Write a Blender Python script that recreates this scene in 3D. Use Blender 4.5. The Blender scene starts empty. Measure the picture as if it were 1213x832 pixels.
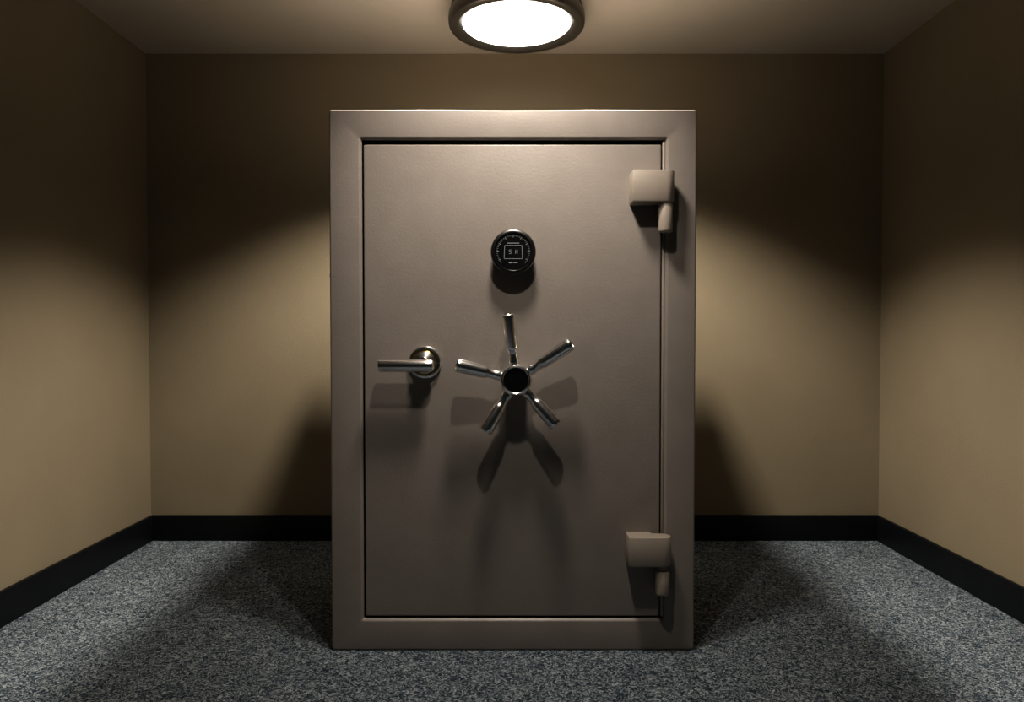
import bpy, bmesh, math
from mathutils import Vector, Matrix
rad = math.radians
scene = bpy.context.scene
scene.view_settings.view_transform = 'Standard'
try:
    scene.view_settings.look = 'Medium High Contrast'
except Exception as ex:
    print('look', ex)

# ------------------------------------------------------------ materials
def new_mat(name):
    m = bpy.data.materials.new(name); m.use_nodes = True
    nt = m.node_tree
    return m, nt, nt.nodes['Principled BSDF']

def mat_paint(name, c1, c2, rough=0.6, nscale=3.0, bscale=300, bstr=0.1, metallic=0.0, bdist=0.002, spec=0.5):
    m, nt, b = new_mat(name)
    N = nt.nodes; L = nt.links
    tc = N.new('ShaderNodeTexCoord')
    n1 = N.new('ShaderNodeTexNoise'); n1.inputs['Scale'].default_value = nscale; n1.inputs['Detail'].default_value = 4
    r = N.new('ShaderNodeValToRGB')
    r.color_ramp.elements[0].position = 0.35; r.color_ramp.elements[1].position = 0.65
    r.color_ramp.elements[0].color = (*c1, 1); r.color_ramp.elements[1].color = (*c2, 1)
    n2 = N.new('ShaderNodeTexNoise'); n2.inputs['Scale'].default_value = bscale; n2.inputs['Detail'].default_value = 3
    bp = N.new('ShaderNodeBump'); bp.inputs['Strength'].default_value = bstr; bp.inputs['Distance'].default_value = bdist
    L.new(tc.outputs['Object'], n1.inputs['Vector']); L.new(tc.outputs['Object'], n2.inputs['Vector'])
    L.new(n1.outputs['Fac'], r.inputs['Fac']); L.new(r.outputs['Color'], b.inputs['Base Color'])
    L.new(n2.outputs['Fac'], bp.inputs['Height']); L.new(bp.outputs['Normal'], b.inputs['Normal'])
    b.inputs['Roughness'].default_value = rough; b.inputs['Metallic'].default_value = metallic
    b.inputs['Specular IOR Level'].default_value = spec
    return m

def mat_carpet():
    m, nt, b = new_mat('carpet_blue_grey')
    N = nt.nodes; L = nt.links
    tc = N.new('ShaderNodeTexCoord')
    v = N.new('ShaderNodeTexNoise'); v.inputs['Scale'].default_value = 62; v.inputs['Detail'].default_value = 3
    v.inputs['Roughness'].default_value = 0.75; v.inputs['Distortion'].default_value = 2.2
    r = N.new('ShaderNodeValToRGB'); e = r.color_ramp.elements
    e[0].position = 0.41; e[0].color = (0.022, 0.034, 0.050, 1)
    e[1].position = 0.60; e[1].color = (0.42, 0.465, 0.50, 1)
    mid = e.new(0.5); mid.color = (0.088, 0.118, 0.148, 1)
    big = N.new('ShaderNodeTexNoise'); big.inputs['Scale'].default_value = 5; big.inputs['Detail'].default_value = 3
    mr = N.new('ShaderNodeMapRange'); mr.inputs['To Min'].default_value = 0.8; mr.inputs['To Max'].default_value = 1.15
    mx = N.new('ShaderNodeMix'); mx.data_type = 'RGBA'; mx.blend_type = 'MULTIPLY'; mx.inputs[0].default_value = 1
    n2 = N.new('ShaderNodeTexNoise'); n2.inputs['Scale'].default_value = 220; n2.inputs['Detail'].default_value = 2
    ad = N.new('ShaderNodeMath'); ad.operation = 'ADD'
    bp = N.new('ShaderNodeBump'); bp.inputs['Strength'].default_value = 0.8; bp.inputs['Distance'].default_value = 0.005
    for n in (v, big, n2): L.new(tc.outputs['Object'], n.inputs['Vector'])
    L.new(v.outputs['Fac'], r.inputs['Fac']); L.new(big.outputs['Fac'], mr.inputs['Value'])
    L.new(r.outputs['Color'], mx.inputs[6]); L.new(mr.outputs['Result'], mx.inputs[7])
    L.new(mx.outputs[2], b.inputs['Base Color'])
    L.new(v.outputs['Fac'], ad.inputs[0]); L.new(n2.outputs['Fac'], ad.inputs[1])
    L.new(ad.outputs[0], bp.inputs['Height']); L.new(bp.outputs['Normal'], b.inputs['Normal'])
    b.inputs['Roughness'].default_value = 1.0; b.inputs['Specular IOR Level'].default_value = 0.1
    return m

def mat_emit(name, col, s):
    m, nt, b = new_mat(name)
    b.inputs['Base Color'].default_value = (*col, 1)
    b.inputs['Emission Color'].default_value = (*col, 1); b.inputs['Emission Strength'].default_value = s
    return m

M_wall = mat_paint('wall_tan_paint', (0.235, 0.199, 0.137), (0.253, 0.214, 0.148), 0.75, 2.0, 160, 0.15, bdist=0.003, spec=0.3)
M_ceil = mat_paint('ceiling_paint', (0.46, 0.43, 0.37), (0.49, 0.455, 0.39), 0.85, 2.0, 120, 0.15, spec=0.2)
M_base = mat_paint('baseboard_black', (0.005, 0.0065, 0.008), (0.007, 0.0085, 0.010), 0.5, 6, 200, 0.1, spec=0.2)
M_floor = mat_carpet()
M_safe = mat_paint('safe_taupe_enamel', (0.250, 0.224, 0.204), (0.268, 0.241, 0.220), 0.38, 9, 130, 0.22, bdist=0.0018)
M_hinge = mat_paint('hinge_enamel', (0.32, 0.28, 0.245), (0.34, 0.30, 0.26), 0.42, 6, 300, 0.08)
M_gap = mat_paint('gap_shade', (0.008, 0.007, 0.007), (0.012, 0.011, 0.010), 0.8)  # near-black colour stands in for shade inside the door gap
M_chrome = mat_paint('polished_chrome', (0.84, 0.84, 0.84), (0.90, 0.89, 0.88), 0.22, 8, 60, 0.01, metallic=1.0)
M_brass = mat_paint('brass_ring', (0.62, 0.48, 0.24), (0.70, 0.54, 0.27), 0.22, 8, 60, 0.01, metallic=1.0)
M_black = mat_paint('black_gloss', (0.006, 0.006, 0.007), (0.01, 0.01, 0.011), 0.22, 8, 60, 0.01)
M_blackm = mat_paint('black_satin', (0.012, 0.012, 0.013), (0.018, 0.018, 0.019), 0.42, 8, 200, 0.05)
M_gun = mat_paint('dark_nickel', (0.14, 0.14, 0.14), (0.18, 0.18, 0.18), 0.28, 8, 100, 0.02, metallic=1.0)
M_mark = mat_paint('dial_markings', (0.26, 0.30, 0.31), (0.30, 0.34, 0.35), 0.5)
M_lampb = mat_paint('lamp_bronze', (0.07, 0.066, 0.058), (0.09, 0.085, 0.072), 0.35, 8, 150, 0.04, metallic=0.6)
M_diff = mat_emit('lamp_diffuser_glow', (1.0, 0.96, 0.88), 2.8)

# ------------------------------------------------------------ helpers
def obj_from_bm(name, bm, mats, parent=None, smooth=35, loc=None):
    bmesh.ops.recalc_face_normals(bm, faces=bm.faces[:])
    me = bpy.data.meshes.new(name); bm.to_mesh(me); bm.free()
    for m in (mats if isinstance(mats, (list, tuple)) else [mats]): me.materials.append(m)
    for p in me.polygons: p.use_smooth = True
    me.set_sharp_from_angle(angle=rad(smooth))
    o = bpy.data.objects.new(name, me); scene.collection.objects.link(o)
    if loc: o.location = loc
    if parent: o.parent = parent
    return o

def empty(name, loc=(0, 0, 0)):
    e = bpy.data.objects.new(name, None); scene.collection.objects.link(e); e.location = loc
    e.empty_display_size = 0.1
    return e

def add_box(bm, x0, x1, y0, y1, z0, z1, bev=0.0, seg=2, mi=0):
    r = bmesh.ops.create_cube(bm, size=1.0)
    vs = r['verts']
    for v in vs:
        v.co = Vector(((x0+x1)/2 + v.co.x*(x1-x0), (y0+y1)/2 + v.co.y*(y1-y0), (z0+z1)/2 + v.co.z*(z1-z0)))
    fs = set(f for v in vs for f in v.link_faces)
    for f in fs: f.material_index = mi
    if bev > 0:
        es = set(e for v in vs for e in v.link_edges)
        bmesh.ops.bevel(bm, geom=list(es), offset=bev, segments=seg, profile=0.5, affect='EDGES', material=mi)

def rring(x0, x1, z0, z1, r, y, n=6):
    pts = []
    for cx, cz, a0 in ((x1-r, z1-r, 0), (x0+r, z1-r, 90), (x0+r, z0+r, 180), (x1-r, z0+r, 270)):
        for i in range(n+1):
            a = rad(a0 + 90*i/n)
            pts.append((cx + r*math.cos(a), y, cz + r*math.sin(a)))
    return pts

def loft(bm, rings, cap0=True, cap1=True, mi=0, mis=None):
    vr = [[bm.verts.new(p) for p in ring] for ring in rings]
    n = len(vr[0])
    for k in range(len(vr)-1):
        for i in range(n):
            f = bm.faces.new((vr[k][i], vr[k][(i+1) % n], vr[k+1][(i+1) % n], vr[k+1][i]))
            f.material_index = mis[k] if mis else mi
    if cap0: bm.faces.new(vr[0]).material_index = mis[0] if mis else mi
    if cap1: bm.faces.new(list(reversed(vr[-1]))).material_index = mis[-1] if mis else mi

def lathe(bm, prof, M=Matrix.Identity(4), n=48, mi=0, mis=None):
    """prof: list of (radius, height along local Z)."""
    rings = []
    for r, h in prof:
        r = max(r, 1e-5)
        rings.append([M @ Vector((r*math.cos(2*math.pi*i/n), r*math.sin(2*math.pi*i/n), h)) for i in range(n)])
    loft(bm, rings, True, True, mi, mis)

def axis_to(loc, d):
    q = Vector((0, 0, 1)).rotation_difference(Vector(d).normalized())
    return Matrix.Translation(loc) @ q.to_matrix().to_4x4()

# ------------------------------------------------------------ room (metres)
XL, XR, YB, YF, ZC = -1.805, 1.8325, 3.536, -1.3, 2.412
T = 0.12
def slab(name, b, mat, bev=0):
    bm = bmesh.new(); add_box(bm, *b, bev=bev); return obj_from_bm(name, bm, mat)
slab('floor', (XL-T, XR+T, YF, YB+T, -0.1, 0.0), M_floor)
slab('ceiling', (XL-T, XR+T, YF, YB+T, ZC, ZC+0.1), M_ceil)
slab('wall_back', (XL-T, XR+T, YB, YB+T, 0, ZC), M_wall)
slab('wall_left', (XL-T, XL, YF, YB, 0, ZC), M_wall)
slab('wall_right', (XR, XR+T, YF, YB, 0, ZC), M_wall)
def baseboard(name, b):
    bm = bmesh.new(); add_box(bm, *b, bev=0.005, seg=3); obj_from_bm(name, bm, M_base)
baseboard('baseboard_back', (XL+0.0005, XR-0.0005, YB-0.016, YB-0.0005, 0.0, 0.128))
baseboard('baseboard_left', (XL+0.0005, XL+0.016, YF, YB-0.0165, 0.0, 0.128))
baseboard('baseboard_right', (XR-0.016, XR-0.0005, YF, YB-0.0165, 0.0, 0.128))

# ------------------------------------------------------------ safe
Y0 = 2.293          # front plane of the safe frame
DEP = 0.66
X0, X1, Z0, Z1 = -0.587, 0.593, 0.0, 1.750
safe = empty('steel_safe', (0, Y0+DEP/2, 0))
inv = Matrix.Translation((0, -(Y0+DEP/2), 0))
def part(name, bm, mats, smooth=35):
    bmesh.ops.transform(bm, matrix=inv, verts=bm.verts[:])
    return obj_from_bm(name, bm, mats, safe, smooth)

OX0, OX1, OZ0, OZ1 = -0.483, 0.493, 0.104, 1.655     # door opening
bm = bmesh.new()
rings = [rring(X0+.004, X1-.004, Z0+.004, Z1-.004, .004, Y0+DEP),
         rring(X0, X1, Z0, Z1, .006, Y0+DEP-.004)]
for i in range(7):
    a = rad(90*i/6); R = .007
    rings.append(rring(X0+R*(1-math.cos(a)), X1-R*(1-math.cos(a)), Z0+R*(1-math.cos(a)), Z1-R*(1-math.cos(a)), .008, Y0+R-R*math.sin(a)))
def op(off, y, r=.004):
    return rring(OX0-off, OX1+off, OZ0-off, OZ1+off, r, y)
rings += [op(.0100, Y0, .010), op(.0085, Y0+.0004, .009), op(.0060, Y0+.002, .007), op(.0020, Y0+.007, .005), op(.0, Y0+.010, .004),
          op(0, Y0+.0105, .004), op(0, Y0+.055, .004)]
mis = [0]*(len(rings)-2) + [1]
loft(bm, rings, True, True, mis=mis)
for f in bm.faces:
    if all(v.co.y > Y0+.05 for v in f.verts) and all(v.co.y < Y0+.06 for v in f.verts): f.material_index = 1
part('body', bm, [M_safe, M_gap])

# door
DX0, DX1, DZ0, DZ1 = -0.4775, 0.480, 0.1105, 1.640
DY = Y0+.006
bm = bmesh.new()
rings = [rring(DX0, DX1, DZ0, DZ1, .006, DY+.045), rring(DX0, DX1, DZ0, DZ1, .006, DY+.004)]
for i in range(1, 6):
    a = rad(90*i/5); R = .004
    q = R*(1-math.cos(a))
    rings.append(rring(DX0+q, DX1-q, DZ0+q, DZ1-q, .005, DY+R-R*math.sin(a)))
loft(bm, rings)
part('door', bm, M_safe)
# hinge-side jamb strip between door and frame
bm = bmesh.new()
add_box(bm, DX1+.0045, OX1-.0005, Y0+.009, Y0+.05, OZ0+.004, OZ1-.004, bev=.002)
part('jamb_strip', bm, M_hinge)
# small lock barrel on the left side
bm = bmesh.new()
lathe(bm, [(0.020, -.002), (0.020, .004), (.017, .007), (.010, .008), (.009, .010), (0, .010)], axis_to((X0, Y0+.05, 1.225), (-1, 0, 0)), 32)
part('side_lock', bm, M_blackm)

# hinges
def hinge(tag, xl, xp, zt, zb, bt, bb):
    """xl left edge, xp pin axis, block zt..zb, barrel bt..bb"""
    rp = .0285; yp = Y0-.038
    bm = bmesh.new()
    # plan-view outline: from door surface out and round the pin
    pts = [(xl, DY-.0005), (xl, yp-rp+.004), (xl+.0015, yp-rp+.001), (xl+.005, yp-rp)]
    for i in range(11):
        a = rad(-90 + 180*i/10)
        pts.append((xp + rp*math.cos(a), yp + rp*math.sin(a)))
    pts += [(xp-.03, yp+rp+.001), (xp-.036, DY-.0005)]
    N = len(pts)
    cx = sum(p[0] for p in pts)/N; cy = sum(p[1] for p in pts)/N
    def ringz(z, s):
        # inset by s metres towards the centre
        return [(p[0]-math.copysign(min(s, abs(p[0]-cx)), p[0]-cx), p[1]-math.copysign(min(s, abs(p[1]-cy)), p[1]-cy) if p[1] < DY-.001 else p[1], z) for p in pts]
    loft(bm, [ringz(zt, .003), ringz(zt-.0009, .0009), ringz(zt-.003, 0), ringz(zb+.006, 0), ringz(zb+.0018, .0016), ringz(zb, .0055)])
    part('hinge_knuckle_'+tag, bm, M_hinge, 40)
    bm = bmesh.new()
    r = .0225; H = bt-bb
    lathe(bm, [(r-.006, 0), (r-.003, .001), (r-.001, .003), (r, .007), (r, H-.005), (r-.002, H-.001), (r-.004, H)], Matrix.Translation((xp+.002, yp, bb)), 40)
    lathe(bm, [(.011, 0), (.011, (zb-bt)+.01)], Matrix.Translation((xp+.002, yp, bt-.002)), 24)
    add_box(bm, xp-.010, xp+.0235, yp+.002, Y0+.0005, bb+.006, bt-.004, bev=.003)
    part('hinge_barrel_'+tag, bm, M_hinge, 40)
hinge('1', .377, .4825, 1.544, 1.444, 1.445, 1.352)
hinge('2', .369, .4785, .388, .294, .276, .198)

# keypad dial
dx, dz = .004, 1.291
bm = bmesh.new()
F = axis_to((dx, DY, dz), (0, -1, 0))
lathe(bm, [(.062, -.001), (.064, .004), (.066, .030), (.0705, .034), (.0715, .038), (.0715, .046), (.069, .051), (.064, .0535), (.060, .0530), (.058, .0495), (.0, .0495)], F, 72,
      mis=[0, 0, 0, 1, 1, 1, 1, 1, 1, 2, 2])
yf = DY-.0495
def mark(px, pz, w, h, ang, mi=3, t=.0008):
    r = bmesh.ops.create_cube(bm, size=1.0)
    R = Matrix.Translation((dx+px, yf-t/2, dz+pz)) @ Matrix.Rotation(ang, 4, 'Y') @ Matrix.Diagonal((w, t, h, 1))
    bmesh.ops.transform(bm, matrix=R, verts=r['verts'])
    for f in set(f for v in r['verts'] for f in v.link_faces): f.material_index = mi
for i in range(60):
    a = 2*math.pi*i/60
    if i % 5 == 0: L_, w = .008, .0016
    else: L_, w = .0045, .0009
    if 22 < i < 38 : continue
    rr = .053-L_/2
    mark(rr*math.sin(a), rr*math.cos(a), w, L_, a)
def seg(a, b, w=.0014):
    a = Vector(a); b = Vector(b); d = b-a
    mark((a.x+b.x)/2, (a.y+b.y)/2, w, d.length+w, math.atan2(d.x, d.y))
P = [(-.027, .020), (.027, .020), (.029, -.022), (-.029, -.022)]
for i in range(len(P)): seg(P[i], P[(i+1) % len(P)])
seg((-.018, .027), (.018, .027), .002)
cx = -.010
seg((cx-.003, .006), (cx+.003, .006)); seg((cx-.003, 0), (cx+.003, 0)); seg((cx-.003, -.006), (cx+.003, -.006))
seg((cx-.003, .006), (cx-.003, 0)); seg((cx+.003, 0), (cx+.003, -.006))
cx = .010
seg((cx-.003, -.006), (cx-.003, .006)); seg((cx+.003, -.006), (cx+.003, .006)); seg((cx-.003, .006), (cx+.003, -.006))
seg((-.012, -.034), (-.004, -.034), .004); seg((.002, -.034), (.012, -.034), .003)
part('combination_dial', bm, [M_blackm, M_gun, M_black, M_mark])

# five-spoke wheel handle
wx, wz = .012, .888
bm = bmesh.new()
F = axis_to((wx, DY, wz), (0, -1, 0))
lathe(bm, [(.046, -.001), (.046, .006), (.042, .010), (.036, .013), (.034, .018), (.034, .046), (.036, .050), (.044, .054), (.049, .060), (.0505, .070), (.0505, .084), (.049, .092), (.0455, .097), (.0415, .0985), (.0390, .097), (.0375, .094), (.0, .094)],
      F, 64, mis=[0]*15+[1, 1])
for ang, Ls in ((97, .211), (33.5, .210), (-48, .192), (-121, .190), (165.5, .194)):
    a = rad(ang); tilt = .16
    d = (math.cos(a), -tilt, math.sin(a))
    S = axis_to((wx, DY-.064, wz), d)
    lathe(bm, [(.013, .041), (.0165, .050), (.0180, .060), (.0155, .068), (.0150, .085), (.0160, .092), (.0195, .098), (.0203, .104), (.0226, Ls-.014), (.0226, Ls-.008), (.0212, Ls-.003), (.0180, Ls), (.015, Ls-.001), (.0135, Ls-.005), (0, Ls-.005)], S, 32,
          mis=[0]*13+[1, 1])
part('wheel_handle', bm, [M_chrome, M_black], 30)

# lever handle
hx, hz = -.281, .940
bm = bmesh.new()
F = axis_to((hx, DY, hz), (0, -1, 0))
lathe(bm, [(.050, -.001), (.053, .003), (.053, .010), (.050, .014), (.044, .016), (.038, .0165), (.036, .020), (.034, .030), (.026, .034), (.019, .037), (.018, .058), (.0, .058)], F, 64,
      mis=[0, 0, 0, 0, 1, 1, 0, 0, 0, 0, 0, 0])
lz = .932; ly = DY-.064
S = axis_to((hx+.036, ly, lz), (-1, 0, 0))
LL = .175
lathe(bm, [(.006, 0), (.012, .001), (.017, .004), (.0195, .010), (.0205, .03), (.0205, LL-.004), (.0192, LL-.001), (.015, LL), (0, LL)], S, 40)
part('lever_handle', bm, [M_chrome, M_brass], 30)

# ------------------------------------------------------------ ceiling lamp
lx, lyy, lz0 = .019, 2.985, ZC
lamp = empty('ceiling_lamp', (lx, lyy, ZC))
bm = bmesh.new()
D = Matrix.Rotation(math.pi, 4, 'X')
lathe(bm, [(.262, 0), (.264, .006), (.268, .030), (.272, .034), (.272, .040), (.268, .044), (.274, .050), (.281, .062), (.283, .082), (.281, .100), (.276, .107), (.270, .1095),
           (.252, .1105), (.246, .109), (.240, .105), (.230, .098), (.226, .093), (.225, .060), (0, .060)], D, 96)
obj_from_bm('housing', bm, M_lampb, lamp)
bm = bmesh.new()
lathe(bm, [(.2245, .064), (.2245, .095), (.222, .0975), (.19, .1015), (.12, .105), (.05, .106), (0, .106)], D, 96)
obj_from_bm('diffuser', bm, M_diff, lamp)

# ------------------------------------------------------------ lights
def spot(name, loc, tgt, power, ang, blend, col, size):
    l = bpy.data.lights.new(name, 'SPOT'); l.energy = power; l.spot_size = rad(ang); l.spot_blend = blend
    l.color = col; l.shadow_soft_size = size
    o = bpy.data.objects.new(name, l); scene.collection.objects.link(o); o.location = loc
    o.rotation_euler = (Vector(tgt)-Vector(loc)).to_track_quat('-Z', 'Y').to_euler()
    return o
WARM = (1.0, .89, .77)
spot('added_spot_safe', (.01, 1.86, 2.34), (.01, 1.98, 0), 72, 108, .45, WARM, .11)  # added key without a fixture, out of frame, lights the safe front
spot('added_spot_front', (.02, 1.34, 2.34), (.01, 2.293, .95), 34, 60, .8, WARM, .035)  # extra spot with no fixture, added for the handle shadows on the door
spot('added_spot_side_left', (-.33, 2.62, 2.34), (-.64, 2.80, 0), 205, 102, .6, WARM, .045)  # unseen added spot, shapes the safe's diagonal shadow on the left
spot('added_spot_side_right', (.35, 2.62, 2.34), (.66, 2.80, 0), 205, 102, .6, WARM, .045)  # mirrored added spot, no real lamp here, shapes the right-hand shadow

w = bpy.data.worlds.new('world'); scene.world = w; w.use_nodes = True
w.node_tree.nodes['Background'].inputs[0].default_value = (.30, .62, .75, 1)
w.node_tree.nodes['Background'].inputs[1].default_value = .012

# ------------------------------------------------------------ camera
cam = bpy.data.cameras.new('camera'); cam.lens = 25.0; cam.sensor_width = 36.0
co = bpy.data.objects.new('camera', cam); scene.collection.objects.link(co)
co.location = (0, 0, 1.031); co.rotation_euler = (rad(90-1.36), 0, 0)
cam.clip_start = .02
scene.camera = co
